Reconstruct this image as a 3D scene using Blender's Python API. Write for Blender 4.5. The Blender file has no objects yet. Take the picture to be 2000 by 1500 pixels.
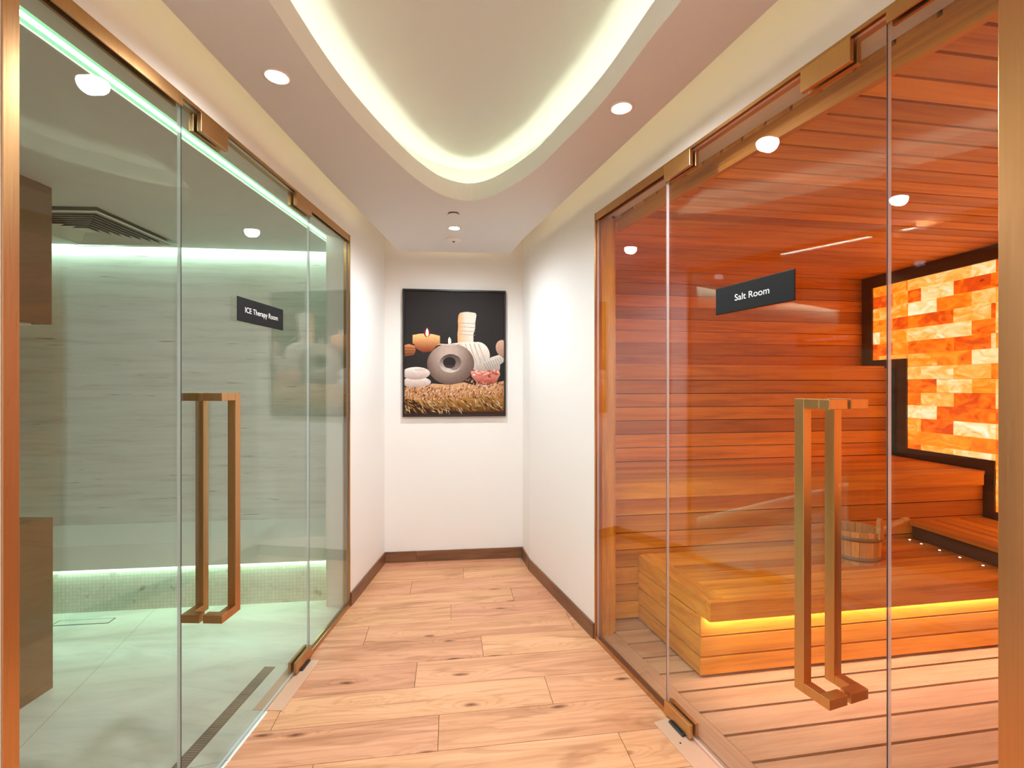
import bpy, bmesh, math, random
from mathutils import Vector, Matrix
random.seed(7)
S = bpy.context.scene
C = S.collection

# ------------------------------------------------------------ camera, world, exposure
CAMZ = 1.44
cd = bpy.data.cameras.new('camera'); cam = bpy.data.objects.new('camera', cd); C.objects.link(cam)
cam.location = (0, 0, CAMZ); cam.rotation_euler = (math.pi/2, 0, 0)
cd.sensor_width = 36; cd.lens = 36*900/2000; cd.clip_start = .02
S.camera = cam
w = bpy.data.worlds.new('world'); S.world = w; w.use_nodes = True
w.node_tree.nodes['Background'].inputs[0].default_value = (.9, .85, .8, 1)
w.node_tree.nodes['Background'].inputs[1].default_value = 0.05
vs = S.view_settings
vs.view_transform = 'Standard'; vs.look = 'None'; vs.gamma = 1; vs.exposure = 1.0; vs.use_curve_mapping = False
cy = S.cycles
cy.use_denoising = True
cy.max_bounces = 10; cy.diffuse_bounces = 5; cy.glossy_bounces = 4; cy.transmission_bounces = 4
cy.use_adaptive_sampling = True; cy.adaptive_threshold = .02
cy.transparent_max_bounces = 18; cy.caustics_reflective = False; cy.caustics_refractive = False
cy.sample_clamp_indirect = 6
cy.blur_glossy = .5

# light levels
SPOT_W = 40.0
SPOT_COL = (.80, .93, 1)
COVE_E = 7.8
COVE_COL = (.97, 1, .80)
SALT_E = 1.06
SALT_LED_E = 24.0
ICE_STRIP_E = 9.0
ICE_COVE_E = 13.0
ICE_BENCH_E = 11.0
PERIM_FILL_E = 4.5
ICE_COL = (.62, 1, .82)

# ------------------------------------------------------------ material helpers
def mat(name):
    m = bpy.data.materials.new(name); m.use_nodes = True
    nt = m.node_tree; nt.nodes.clear()
    out = nt.nodes.new('ShaderNodeOutputMaterial')
    return m, nt, out
def N(nt, t, **kw):
    n = nt.nodes.new(t)
    for k, v in kw.items():
        if k.startswith('_'): setattr(n, k[1:], v)
        else: n.inputs[k.replace('__', ' ')].default_value = v
    return n
def L(nt, a, b): nt.links.new(a, b)
def math_(nt, op, a, b=None):
    n = nt.nodes.new('ShaderNodeMath'); n.operation = op
    for i, v in enumerate((a, b)):
        if v is None: continue
        if isinstance(v, (int, float)): n.inputs[i].default_value = v
        else: nt.links.new(v, n.inputs[i])
    return n.outputs[0]
def ramp(nt, fac, stops, interp='LINEAR'):
    r = nt.nodes.new('ShaderNodeValToRGB'); r.color_ramp.interpolation = interp
    e = r.color_ramp.elements
    while len(e) < len(stops): e.new(.5)
    for el, (p, c) in zip(e, stops): el.position = p; el.color = (*c, 1) if len(c) == 3 else c
    nt.links.new(fac, r.inputs[0]); return r.outputs[0]
def mixc(nt, fac, a, b, typ='MIX'):
    n = nt.nodes.new('ShaderNodeMix'); n.data_type = 'RGBA'; n.blend_type = typ
    def setv(i, v):
        if isinstance(v, (tuple, list)): n.inputs[i].default_value = (*v, 1)[:4]
        elif isinstance(v, (int, float)): n.inputs[i].default_value = v
        else: nt.links.new(v, n.inputs[i])
    setv(0, fac); setv(6, a); setv(7, b)
    return n.outputs[2]
def plain(name, col, rough=.5, metal=0, bump=0, bscale=80, spec=.5, coat=0):
    m, nt, out = mat(name)
    p = N(nt, 'ShaderNodeBsdfPrincipled', Base__Color=(*col, 1), Roughness=rough, Metallic=metal)
    p.inputs['Specular IOR Level'].default_value = spec
    p.inputs['Coat Weight'].default_value = coat
    tc = N(nt, 'ShaderNodeTexCoord')
    nz = N(nt, 'ShaderNodeTexNoise', Scale=bscale, Detail=3.0); L(nt, tc.outputs['Object'], nz.inputs['Vector'])
    c2 = mixc(nt, math_(nt, 'MULTIPLY', nz.outputs['Fac'], .12), col, tuple(c*.8 for c in col))
    L(nt, c2, p.inputs['Base Color'])
    if bump:
        b = N(nt, 'ShaderNodeBump', Strength=bump, Distance=.002); L(nt, nz.outputs['Fac'], b.inputs['Height']); L(nt, b.outputs[0], p.inputs['Normal'])
    L(nt, p.outputs[0], out.inputs[0]); return m
def emis(name, col, e):
    m, nt, out = mat(name)
    p = N(nt, 'ShaderNodeEmission', Color=(*col, 1), Strength=e); L(nt, p.outputs[0], out.inputs[0]); return m
def metal(name, col, rough):
    m, nt, out = mat(name)
    tc = N(nt, 'ShaderNodeTexCoord'); mp = N(nt, 'ShaderNodeMapping'); mp.inputs['Scale'].default_value = (300, 300, 3)
    L(nt, tc.outputs['Object'], mp.inputs[0]); nz = N(nt, 'ShaderNodeTexNoise', Scale=1.0, Detail=2.0); L(nt, mp.outputs[0], nz.inputs['Vector'])
    p = N(nt, 'ShaderNodeBsdfPrincipled', Base__Color=(*col, 1), Roughness=rough, Metallic=1)
    r = math_(nt, 'ADD', math_(nt, 'MULTIPLY', nz.outputs['Fac'], .15), rough-.07); L(nt, r, p.inputs['Roughness'])
    L(nt, mixc(nt, nz.outputs['Fac'], col, tuple(c*.85 for c in col)), p.inputs['Base Color'])
    L(nt, p.outputs[0], out.inputs[0]); return m
def glassm(name, tint, f0=.05):
    m, nt, out = mat(name)
    lw = N(nt, 'ShaderNodeLayerWeight', Blend=.5)
    f5 = math_(nt, 'POWER', lw.outputs['Facing'], 5.0)
    fr = math_(nt, 'ADD', math_(nt, 'MULTIPLY', f5, .9), f0)
    tr = N(nt, 'ShaderNodeBsdfTransparent', Color=(*tint, 1))
    gl = N(nt, 'ShaderNodeBsdfGlossy', Color=(1, 1, 1, 1), Roughness=0.0)
    mx = N(nt, 'ShaderNodeMixShader'); L(nt, fr, mx.inputs[0]); L(nt, tr.outputs[0], mx.inputs[1]); L(nt, gl.outputs[0], mx.inputs[2])
    L(nt, mx.outputs[0], out.inputs[0]); return m
def glassedge(name, col):
    m, nt, out = mat(name)
    p = N(nt, 'ShaderNodeBsdfPrincipled', Base__Color=(*col, 1), Roughness=.12)
    p.inputs['Specular IOR Level'].default_value = .8
    tr = N(nt, 'ShaderNodeBsdfTransparent', Color=(*[min(1, c*1.3) for c in col], 1))
    mx = N(nt, 'ShaderNodeMixShader', Fac=.3); L(nt, p.outputs[0], mx.inputs[1]); L(nt, tr.outputs[0], mx.inputs[2])
    L(nt, mx.outputs[0], out.inputs[0]); return m
def wood(name, c_dark, c_mid, c_light, rough=.45, scale=(1.3, 16, 16), var=.35, knots=0, bump=.15, spec=.5, dscale=4.0):
    """grain runs along the object's local X; each board (mesh island) gets its own tone"""
    m, nt, out = mat(name)
    tc = N(nt, 'ShaderNodeTexCoord'); g = N(nt, 'ShaderNodeNewGeometry')
    rnd = g.outputs['Random Per Island']
    off = N(nt, 'ShaderNodeCombineXYZ'); L(nt, math_(nt, 'MULTIPLY', rnd, 37.0), off.inputs[0]); L(nt, math_(nt, 'MULTIPLY', rnd, 11.0), off.inputs[1])
    add = N(nt, 'ShaderNodeVectorMath', _operation='ADD'); L(nt, tc.outputs['Object'], add.inputs[0]); L(nt, off.outputs[0], add.inputs[1])
    mp = N(nt, 'ShaderNodeMapping'); mp.inputs['Scale'].default_value = scale; L(nt, add.outputs[0], mp.inputs[0])
    vec = mp.outputs[0]
    n1 = N(nt, 'ShaderNodeTexNoise', Scale=1.0, Detail=dscale, Roughness=.6, Distortion=.7); L(nt, vec, n1.inputs['Vector'])
    mp2 = N(nt, 'ShaderNodeMapping'); mp2.inputs['Scale'].default_value = (scale[0]*3, scale[1]*9, scale[2]*9); L(nt, add.outputs[0], mp2.inputs[0])
    n2 = N(nt, 'ShaderNodeTexNoise', Scale=1.0, Detail=2.0); L(nt, mp2.outputs[0], n2.inputs['Vector'])
    fac = math_(nt, 'ADD', math_(nt, 'MULTIPLY', n1.outputs['Fac'], .75), math_(nt, 'MULTIPLY', n2.outputs['Fac'], .25))
    col = ramp(nt, fac, [(.33, c_dark), (.5, c_mid), (.68, c_light)])
    tone = math_(nt, 'ADD', math_(nt, 'MULTIPLY', rnd, var), 1-var*.6)
    hs = N(nt, 'ShaderNodeHueSaturation'); L(nt, tone, hs.inputs['Value']); L(nt, col, hs.inputs['Color'])
    L(nt, math_(nt, 'ADD', math_(nt, 'MULTIPLY', rnd, .012), .494), hs.inputs['Hue'])
    col = hs.outputs[0]
    if knots:
        mp3 = N(nt, 'ShaderNodeMapping'); mp3.inputs['Scale'].default_value = (1.5, 5.2, 1); L(nt, add.outputs[0], mp3.inputs[0])
        dn = N(nt, 'ShaderNodeTexNoise', Scale=5.0, Detail=2.0); L(nt, mp3.outputs[0], dn.inputs['Vector'])
        vm = N(nt, 'ShaderNodeVectorMath', _operation='SCALE'); L(nt, dn.outputs['Color'], vm.inputs[0]); vm.inputs['Scale'].default_value = .12
        va = N(nt, 'ShaderNodeVectorMath', _operation='ADD'); L(nt, mp3.outputs[0], va.inputs[0]); L(nt, vm.outputs[0], va.inputs[1])
        vo = N(nt, 'ShaderNodeTexVoronoi', Scale=1.0); vo.voronoi_dimensions = '2D'; L(nt, va.outputs[0], vo.inputs['Vector'])
        k = ramp(nt, vo.outputs['Distance'], [(.012, (.10, .06, .04)), (.035, (.42, .30, .20)), (.075, (1, 1, 1))])
        sel = math_(nt, 'GREATER_THAN', math_(nt, 'MULTIPLY', vo.outputs['Color'], 1.0), .5)
        col = mixc(nt, math_(nt, 'MULTIPLY', sel, .85), col, mixc(nt, 1.0, col, k, 'MULTIPLY'))
        # cathedral grain bending round the knots
        sx = N(nt, 'ShaderNodeSeparateXYZ'); L(nt, add.outputs[0], sx.inputs[0])
        dk_ = math_(nt, 'POWER', 2.718, math_(nt, 'MULTIPLY', vo.outputs['Distance'], -7.0))
        ph = math_(nt, 'ADD', math_(nt, 'MULTIPLY', sx.outputs[1], 42.0), math_(nt, 'ADD', math_(nt, 'MULTIPLY', n1.outputs['Fac'], 9.0), math_(nt, 'MULTIPLY', dk_, 12.0)))
        wv = math_(nt, 'SINE', math_(nt, 'MULTIPLY', ph, 3.0))
        gr = ramp(nt, math_(nt, 'ADD', math_(nt, 'MULTIPLY', wv, .5), .5), [(.0, (.86, .80, .74)), (.35, (1, 1, 1))])
        col = mixc(nt, .75, col, mixc(nt, 1.0, col, gr, 'MULTIPLY'))
        # long smoky mineral streaks
        mp4 = N(nt, 'ShaderNodeMapping'); mp4.inputs['Scale'].default_value = (1.1, 9, 1); L(nt, add.outputs[0], mp4.inputs[0])
        n4 = N(nt, 'ShaderNodeTexNoise', Scale=1.0, Detail=3.0, Distortion=1.2); L(nt, mp4.outputs[0], n4.inputs['Vector'])
        st = ramp(nt, n4.outputs['Fac'], [(.57, (1, 1, 1)), (.66, (.68, .60, .54)), (.74, (.9, .86, .82))])
        col = mixc(nt, .8, col, mixc(nt, 1.0, col, st, 'MULTIPLY'))
    p = N(nt, 'ShaderNodeBsdfPrincipled', Roughness=rough); p.inputs['Specular IOR Level'].default_value = spec
    L(nt, col, p.inputs['Base Color'])
    b = N(nt, 'ShaderNodeBump', Strength=bump, Distance=.001); L(nt, fac, b.inputs['Height']); L(nt, b.outputs[0], p.inputs['Normal'])
    L(nt, p.outputs[0], out.inputs[0]); return m

M = {}
M['paint'] = plain('cream_wall_paint', (.88, .85, .81), .55, bump=.05, bscale=300)
M['soffit'] = plain('ceiling_paint', (.74, .72, .70), .6, bump=.05, bscale=300)
M['wellceil'] = plain('well_ceiling_paint', (.73, .76, .72), .7)
M['cove'] = plain('cove_paint', (.88, .86, .80), .6)
M['bronze'] = metal('brushed_bronze', (.62, .34, .15), .30)
M['brass'] = metal('brushed_brass', (.72, .43, .18), .32)
M['bronzepanel'] = plain('bronze_laminate', (.20, .105, .045), .35)
M['steel'] = metal('threshold_steel', (.86, .74, .62), .22)
M['plate_m'] = plain('satin_plate', (.66, .40, .26), .3)
M['signblack'] = plain('matt_black_acrylic', (.012, .012, .012), .6, spec=.15)
M['benchstone'] = plain('pale_bench_stone', (.86, .87, .78), .5, bscale=18)
M['black'] = plain('black_metal', (.012, .012, .013), .35)
M['glass_l'] = glassm('clear_glass_green', (.955, .985, .965))
M['glass_r'] = glassm('clear_glass', (.985, .98, .97))
M['edge'] = glassedge('polished_glass_edge', (.86, .94, .92))
M['edge_r'] = glassedge('polished_glass_edge_warm', (.93, .82, .79))
M['oak'] = wood('oak_plank_tile', (.52, .235, .11), (.69, .335, .175), (.77, .405, .225), rough=.38, scale=(.9, 9, 9), var=.12, knots=1, bump=.1, dscale=6.0)
M['cedar'] = wood('cedar_board', (.56, .21, .018), (.82, .35, .028), (.93, .48, .055), rough=.5, scale=(1.0, 13, 13), var=.45)
CED = ((.56, .21, .018), (.80, .345, .028), (.92, .47, .055))
M['cedar_y'] = wood('cedar_board_lengthwise', *CED, rough=.5, scale=(13, 1.0, 13), var=.3)
M['cedar_z'] = wood('cedar_board_upright', *CED, rough=.5, scale=(13, 13, 1.0), var=.2)
M['deck'] = wood('pale_deck_board', (.44, .255, .13), (.55, .34, .19), (.64, .42, .25), rough=.55, scale=(1.0, 13, 13), var=.15)
M['darkwood'] = wood('dark_stained_wood', (.05, .022, .009), (.085, .037, .014), (.12, .055, .022), rough=.5)
M['pine'] = wood('pale_pine', (.60, .33, .10), (.78, .48, .17), (.86, .58, .26), rough=.5, scale=(40, 40, 3), var=.35)
M['skirt'] = wood('brown_skirting_tile', (.13, .055, .025), (.20, .09, .04), (.27, .13, .06), rough=.35, scale=(2, 20, 20), var=.15)
M['gap'] = plain('dark_backing', (.035, .014, .006), .9)
M['grout'] = plain('tile_grout', (.30, .17, .10), .8)
M['hoop'] = plain('bucket_hoop', (.30, .22, .13), .4)
M['white'] = plain('white_plastic', (.80, .74, .68), .5)
M['signtext'] = plain('white_vinyl', (.9, .9, .9), .6)
M['pier'] = plain('pale_plaster', (.80, .82, .72), .6)
M['cove_e'] = emis('cove_led', COVE_COL, COVE_E)
M['lamp_e'] = emis('downlight_lens', (1, .97, .93), 160)
M['led_warm'] = emis('warm_led_strip', (1, .77, .66), SALT_LED_E)
M['ice_e'] = emis('ice_ceiling_led', (.80, 1, .88), ICE_STRIP_E)
M['ice_d'] = emis('ice_slot_diffuser', (.42, 1, .55), .52)
M['ice_cove_e'] = emis('ice_cove_led', ICE_COL, ICE_COVE_E)
M['ice_bench_e'] = emis('ice_bench_led', (.60, 1, .76), ICE_BENCH_E)
M['perim_fill_e'] = emis('perimeter_fill', (1, .78, .42), PERIM_FILL_E)
M['led_dot'] = emis('led_dot', (1, .93, .82), 8)

def travertine():
    m, nt, out = mat('travertine_wall')
    tc = N(nt, 'ShaderNodeTexCoord'); mp = N(nt, 'ShaderNodeMapping'); mp.inputs['Scale'].default_value = (1.6, 1.6, 22); L(nt, tc.outputs['Object'], mp.inputs[0])
    n = N(nt, 'ShaderNodeTexNoise', Scale=1.0, Detail=6.0, Roughness=.65, Distortion=.4); L(nt, mp.outputs[0], n.inputs['Vector'])
    mp2 = N(nt, 'ShaderNodeMapping'); mp2.inputs['Scale'].default_value = (4, 4, 60); L(nt, tc.outputs['Object'], mp2.inputs[0])
    n2 = N(nt, 'ShaderNodeTexNoise', Scale=1.0, Detail=3.0); L(nt, mp2.outputs[0], n2.inputs['Vector'])
    c = ramp(nt, n.outputs['Fac'], [(.3, (.70, .67, .58)), (.48, (.83, .81, .73)), (.62, (.88, .86, .79))])
    pit = ramp(nt, n2.outputs['Fac'], [(.24, (.42, .36, .28)), (.33, (1, 1, 1))])
    c = mixc(nt, .8, c, mixc(nt, 1.0, c, pit, 'MULTIPLY'))
    p = N(nt, 'ShaderNodeBsdfPrincipled', Roughness=.45); L(nt, c, p.inputs['Base Color']); L(nt, p.outputs[0], out.inputs[0]); return m
def marble():
    m, nt, out = mat('marble_floor')
    tc = N(nt, 'ShaderNodeTexCoord'); mp = N(nt, 'ShaderNodeMapping'); mp.inputs['Scale'].default_value = (.8, 3.2, 1); mp.inputs['Rotation'].default_value = (0, 0, .15)
    L(nt, tc.outputs['Object'], mp.inputs[0])
    n = N(nt, 'ShaderNodeTexNoise', Scale=1.6, Detail=7.0, Roughness=.62, Distortion=.9); L(nt, mp.outputs[0], n.inputs['Vector'])
    c = ramp(nt, n.outputs['Fac'], [(.30, (.47, .48, .41)), (.46, (.63, .64, .57)), (.6, (.69, .71, .63))])
    br = N(nt, 'ShaderNodeTexBrick', Scale=1.0, Color1=(1, 1, 1, 1), Color2=(.97, .97, .97, 1), Mortar=(.55, .5, .42, 1))
    br.inputs['Mortar Size'].default_value = .0016; br.inputs['Brick Width'].default_value = 1.15; br.inputs['Row Height'].default_value = 2.2; br.offset = 0
    mp2 = N(nt, 'ShaderNodeMapping'); mp2.inputs['Location'].default_value = (2.49, .2, 0); mp2.inputs['Rotation'].default_value = (0, 0, -.18)
    L(nt, tc.outputs['Object'], mp2.inputs[0]); L(nt, mp2.outputs[0], br.inputs['Vector'])
    c = mixc(nt, 1.0, c, br.outputs['Color'], 'MULTIPLY')
    p = N(nt, 'ShaderNodeBsdfPrincipled', Roughness=.3); L(nt, c, p.inputs['Base Color']); L(nt, p.outputs[0], out.inputs[0]); return m
def mosaic():
    m, nt, out = mat('stone_mosaic')
    tc = N(nt, 'ShaderNodeTexCoord'); sp = N(nt, 'ShaderNodeSeparateXYZ'); L(nt, tc.outputs['Object'], sp.inputs[0])
    cb = N(nt, 'ShaderNodeCombineXYZ'); L(nt, sp.outputs[0], cb.inputs[0]); L(nt, sp.outputs[2], cb.inputs[1])
    br = N(nt, 'ShaderNodeTexBrick', Scale=1.0, Color1=(.66, .64, .54, 1), Color2=(.60, .58, .48, 1), Mortar=(.40, .40, .33, 1))
    br.inputs['Mortar Size'].default_value = .0008; br.inputs['Brick Width'].default_value = .022; br.inputs['Row Height'].default_value = .022; br.offset = 0
    L(nt, cb.outputs[0], br.inputs['Vector'])
    n = N(nt, 'ShaderNodeTexNoise', Scale=11.0, Detail=4.0); L(nt, tc.outputs['Object'], n.inputs['Vector'])
    s = ramp(nt, n.outputs['Fac'], [(.30, (.62, .55, .5)), (.40, (1, 1, 1))])
    p = N(nt, 'ShaderNodeBsdfPrincipled', Roughness=.4); L(nt, mixc(nt, 1.0, br.outputs['Color'], s, 'MULTIPLY'), p.inputs['Base Color']); L(nt, p.outputs[0], out.inputs[0]); return m
def saltm():
    m, nt, out = mat('backlit_salt_brick')
    tc = N(nt, 'ShaderNodeTexCoord'); g = N(nt, 'ShaderNodeNewGeometry'); rnd = g.outputs['Random Per Island']
    off = N(nt, 'ShaderNodeCombineXYZ'); L(nt, math_(nt, 'MULTIPLY', rnd, 53.0), off.inputs[0]); L(nt, math_(nt, 'MULTIPLY', rnd, 29.0), off.inputs[2])
    add = N(nt, 'ShaderNodeVectorMath', _operation='ADD'); L(nt, tc.outputs['Object'], add.inputs[0]); L(nt, off.outputs[0], add.inputs[1])
    mp = N(nt, 'ShaderNodeMapping'); mp.inputs['Scale'].default_value = (1, 1, 1.8); mp.inputs['Rotation'].default_value = (0, .35, 0); L(nt, add.outputs[0], mp.inputs[0])
    n = N(nt, 'ShaderNodeTexNoise', Scale=7.0, Detail=6.0, Roughness=.6, Distortion=1.6); L(nt, mp.outputs[0], n.inputs['Vector'])
    f = math_(nt, 'ADD', math_(nt, 'MULTIPLY', rnd, .80), math_(nt, 'MULTIPLY', math_(nt, 'SUBTRACT', n.outputs['Fac'], .5), 1.1))
    c = ramp(nt, f, [(.0, (.70, .06, .003)), (.15, (1, .15, .004)), (.40, (1, .27, .012)), (.60, (1, .42, .09)), (.78, (1, .60, .28)), (1.0, (1, .78, .58))])
    st = ramp(nt, f, [(0, (.50,)*3), (.4, (.62,)*3), (1, (.70,)*3)])
    dk = ramp(nt, n.outputs['Fac'], [(.26, (.25, .1, .02)), (.33, (1, 1, 1))])
    c = mixc(nt, 1.0, c, dk, 'MULTIPLY')
    e = N(nt, 'ShaderNodeEmission'); L(nt, c, e.inputs[0]); L(nt, math_(nt, 'MULTIPLY', st, SALT_E), e.inputs[1])
    gl = N(nt, 'ShaderNodeBsdfPrincipled', Roughness=.35, Base__Color=(.35, .15, .06, 1))
    a = N(nt, 'ShaderNodeAddShader'); L(nt, e.outputs[0], a.inputs[0]); L(nt, gl.outputs[0], a.inputs[1])
    L(nt, a.outputs[0], out.inputs[0]); return m
def printm():
    m, nt, out = mat('printed_poster')
    at = N(nt, 'ShaderNodeAttribute', _attribute_name='Col')
    tc = N(nt, 'ShaderNodeTexCoord'); nz = N(nt, 'ShaderNodeTexNoise', Scale=60.0, Detail=3.0); L(nt, tc.outputs['Object'], nz.inputs['Vector'])
    c = mixc(nt, 1.0, at.outputs['Color'], ramp(nt, nz.outputs['Fac'], [(.3, (.86,)*3), (.7, (1,)*3)]), 'MULTIPLY')
    p = N(nt, 'ShaderNodeBsdfPrincipled', Roughness=.6); p.inputs['Specular IOR Level'].default_value = .2; L(nt, c, p.inputs['Base Color']); L(nt, p.outputs[0], out.inputs[0]); return m
M['travertine'] = travertine(); M['marble'] = marble(); M['mosaic'] = mosaic(); M['salt'] = saltm(); M['print'] = printm()

# ------------------------------------------------------------ mesh helpers
def box(bm, x0, x1, y0, y1, z0, z1, mi=0):
    v = [bm.verts.new(p) for p in ((x0,y0,z0),(x1,y0,z0),(x1,y1,z0),(x0,y1,z0),(x0,y0,z1),(x1,y0,z1),(x1,y1,z1),(x0,y1,z1))]
    for f in ((0,3,2,1),(4,5,6,7),(0,1,5,4),(1,2,6,5),(2,3,7,6),(3,0,4,7)):
        q = bm.faces.new([v[i] for i in f]); q.material_index = mi
    return v
def prism(bm, poly, z0, z1, mi=0):
    a = [bm.verts.new((x, y, z0)) for x, y in poly]; b = [bm.verts.new((x, y, z1)) for x, y in poly]
    n = len(poly)
    fs = [bm.faces.new(a[::-1]), bm.faces.new(b)] + [bm.faces.new((a[i], a[(i+1) % n], b[(i+1) % n], b[i])) for i in range(n)]
    for f in fs: f.material_index = mi
def lathe(bm, prof, n=32, cap=True, ctr=(0, 0)):
    rings = []
    for r, z in prof:
        rings.append([bm.verts.new((ctr[0]+r*math.cos(2*math.pi*i/n), ctr[1]+r*math.sin(2*math.pi*i/n), z)) for i in range(n)])
    for a, b in zip(rings, rings[1:]):
        for i in range(n): bm.faces.new((a[i], a[(i+1) % n], b[(i+1) % n], b[i]))
    if cap: bm.faces.new(rings[0][::-1]); bm.faces.new(rings[-1])
def clip(bm, co, no, fill=True):
    """keep the side the normal does not point to"""
    g = list(bm.verts)+list(bm.edges)+list(bm.faces)
    r = bmesh.ops.bisect_plane(bm, geom=g, plane_co=co, plane_no=no, clear_outer=True)
    if fill:
        ed = [e for e in r['geom_cut'] if isinstance(e, bmesh.types.BMEdge)]
        if ed: bmesh.ops.holes_fill(bm, edges=ed)
def obj(name, bm, mats, parent=None, loc=None, rz=0, bevel=0, smooth=False):
    bmesh.ops.recalc_face_normals(bm, faces=list(bm.faces))
    me = bpy.data.meshes.new(name); bm.to_mesh(me); bm.free()
    for m in (mats if isinstance(mats, (list, tuple)) else [mats]): me.materials.append(m)
    if smooth:
        for p in me.polygons: p.use_smooth = True
    o = bpy.data.objects.new(name, me); C.objects.link(o)
    if parent: o.parent = parent
    if loc is not None: o.location = loc
    o.rotation_euler = (0, 0, rz)
    if bevel:
        b = o.modifiers.new('bevel', 'BEVEL'); b.width = bevel; b.segments = 2; b.limit_method = 'ANGLE'
    return o
def empty(name, loc=(0, 0, 0), rz=0):
    o = bpy.data.objects.new(name, None); C.objects.link(o); o.location = loc; o.rotation_euler = (0, 0, rz); o.empty_display_size = .1; return o
def tag(o, label=None, cat=None, group=None, kind=None):
    if label: o['label'] = label
    if cat: o['category'] = cat
    if group: o['group'] = group
    if kind: o['kind'] = kind
    return o
def copy_tree(o, parent=None):
    c = o.copy(); C.objects.link(c)
    if parent: c.parent = parent
    for ch in [x for x in bpy.data.objects if x.parent == o]: copy_tree(ch, c)
    return c
NB = bmesh.new

# frames of the two converging glass walls
AL = math.atan2(1, .02889); OL = (-1.135, 0, 0)      # local x: away from camera, local y: into the ice room
AR = math.atan2(1, -.3411); OR = (1.3556, 0, 0)      # local x: away from camera, local y: into the corridor
cL, cR = math.sin(AL), math.sin(AR)                  # Y = s * c
def sL(Y): return Y/cL
def sR(Y): return Y/cR
TOP = 2.40

# ------------------------------------------------------------ corridor shell
# floor planks
TH = math.atan(.135)
bm = NB(); pit = .2; gap = .0012
for r in range(-16, 24):
    v0 = r*pit + .03
    off = (r*.47 % 1.2) + random.uniform(-.1, .1)
    x = -4.2 + off
    while x < 4:
        box(bm, x+gap, x+1.2-gap, v0+gap, v0+pit-gap, -.012, 0); x += 1.2
fl = NB(); 
R_ = Matrix.Rotation(TH, 4, 'Z').inverted()
def wp(p, ang): return Matrix.Rotation(-ang, 4, 'Z') @ Vector(p)
nl = wp((-1, .02889, 0), TH); clip(bm, wp((-1.135, 0, 0), TH), nl)
nr = wp((1, .3411, 0), TH); clip(bm, wp((1.3556+.008, 0, 0), TH), nr)
clip(bm, wp((0, 3.90, 0), TH), wp((0, 1, 0), TH)); clip(bm, wp((0, -2.5, 0), TH), wp((0, -1, 0), TH))
fl.free()
tag(obj('floor', bm, M['oak'], rz=TH), 'honey oak plank floor of the corridor, with dark knots', 'floor', kind='structure')
bm = NB(); prism(bm, [(-1.25, -2.6), (2.30, -2.6), (.0, 4.0), (-1.07, 4.0)], -.05, -.0125)
tag(obj('floor', bm, M['grout']), 'thin grout bed showing between the oak planks', 'floor', kind='structure')

WZ = 2.78
# left wall: pier past the glass, header over it, part behind the camera
bm = NB()
box(bm, sL(2.978), sL(3.86), 0, .14, -.05, WZ)
box(bm, sL(.9975), sL(2.978), .0, .14, TOP, WZ)
box(bm, sL(-2.5), sL(.9975), 0, .14, -.05, WZ)
tag(obj('wall_left', bm, M['paint'], loc=OL, rz=AL), 'cream painted wall around the ice room glass', 'wall', kind='structure')
bm = NB()
box(bm, sR(2.601), sR(3.57), -.11, 0, -.05, WZ)
box(bm, sR(.928), sR(2.601), -.14, 0, TOP, WZ)
box(bm, sR(-2.5), sR(.928), -.14, 0, -.05, WZ)
tag(obj('wall_right', bm, M['paint'], loc=OR, rz=AR), 'cream painted wall around the salt room glass', 'wall', kind='structure')
bm = NB(); prism(bm, [(.138, 3.57), (.0895, 3.834), (.2, 3.95), (.26, 3.60)], -.05, WZ)
tag(obj('wall_corner', bm, M['paint']), 'narrow cream wall return in the far right corner', 'wall', kind='structure')
EA = math.atan(.1094); EO = (0, 3.8242, 0)
bm = NB(); box(bm, -1.25, .25, 0, .12, -.05, WZ)
tag(obj('wall_end', bm, M['paint'], loc=EO, rz=EA), 'cream end wall of the corridor with the spa poster', 'wall', kind='structure')
bm = NB(); box(bm, -1.4, 2.5, -2.62, -2.5, -.05, WZ)
tag(obj('wall_behind', bm, M['paint']), 'cream wall behind the camera', 'wall', kind='structure')

# baseboards
bm = NB(); box(bm, sL(2.985), sL(3.705), -.011, 0, 0, .086); tag(obj('baseboard_left', bm, M['skirt'], loc=OL, rz=AL), 'dark brown skirting on the left wall past the ice room', 'baseboard', kind='structure')
bm = NB(); box(bm, sR(2.606), sR(3.565), 0, .011, 0, .086); tag(obj('baseboard_right', bm, M['skirt'], loc=OR, rz=AR), 'dark brown skirting on the right wall past the salt room', 'baseboard', kind='structure')
bm = NB(); box(bm, -1.036, -.78, -.011, 0, 0, .086); box(bm, -.7785, .088, -.011, 0, 0, .086); tag(obj('baseboard_end', bm, M['skirt'], loc=EO, rz=EA), 'dark brown skirting along the end wall', 'baseboard', kind='structure')
bm = NB(); prism(bm, [(.138, 3.57), (.0895, 3.834), (.0785, 3.832), (.127, 3.568)], 0, .086); tag(obj('baseboard_corner', bm, M['skirt']), 'short dark skirting on the far right wall return', 'baseboard', kind='structure')

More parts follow.
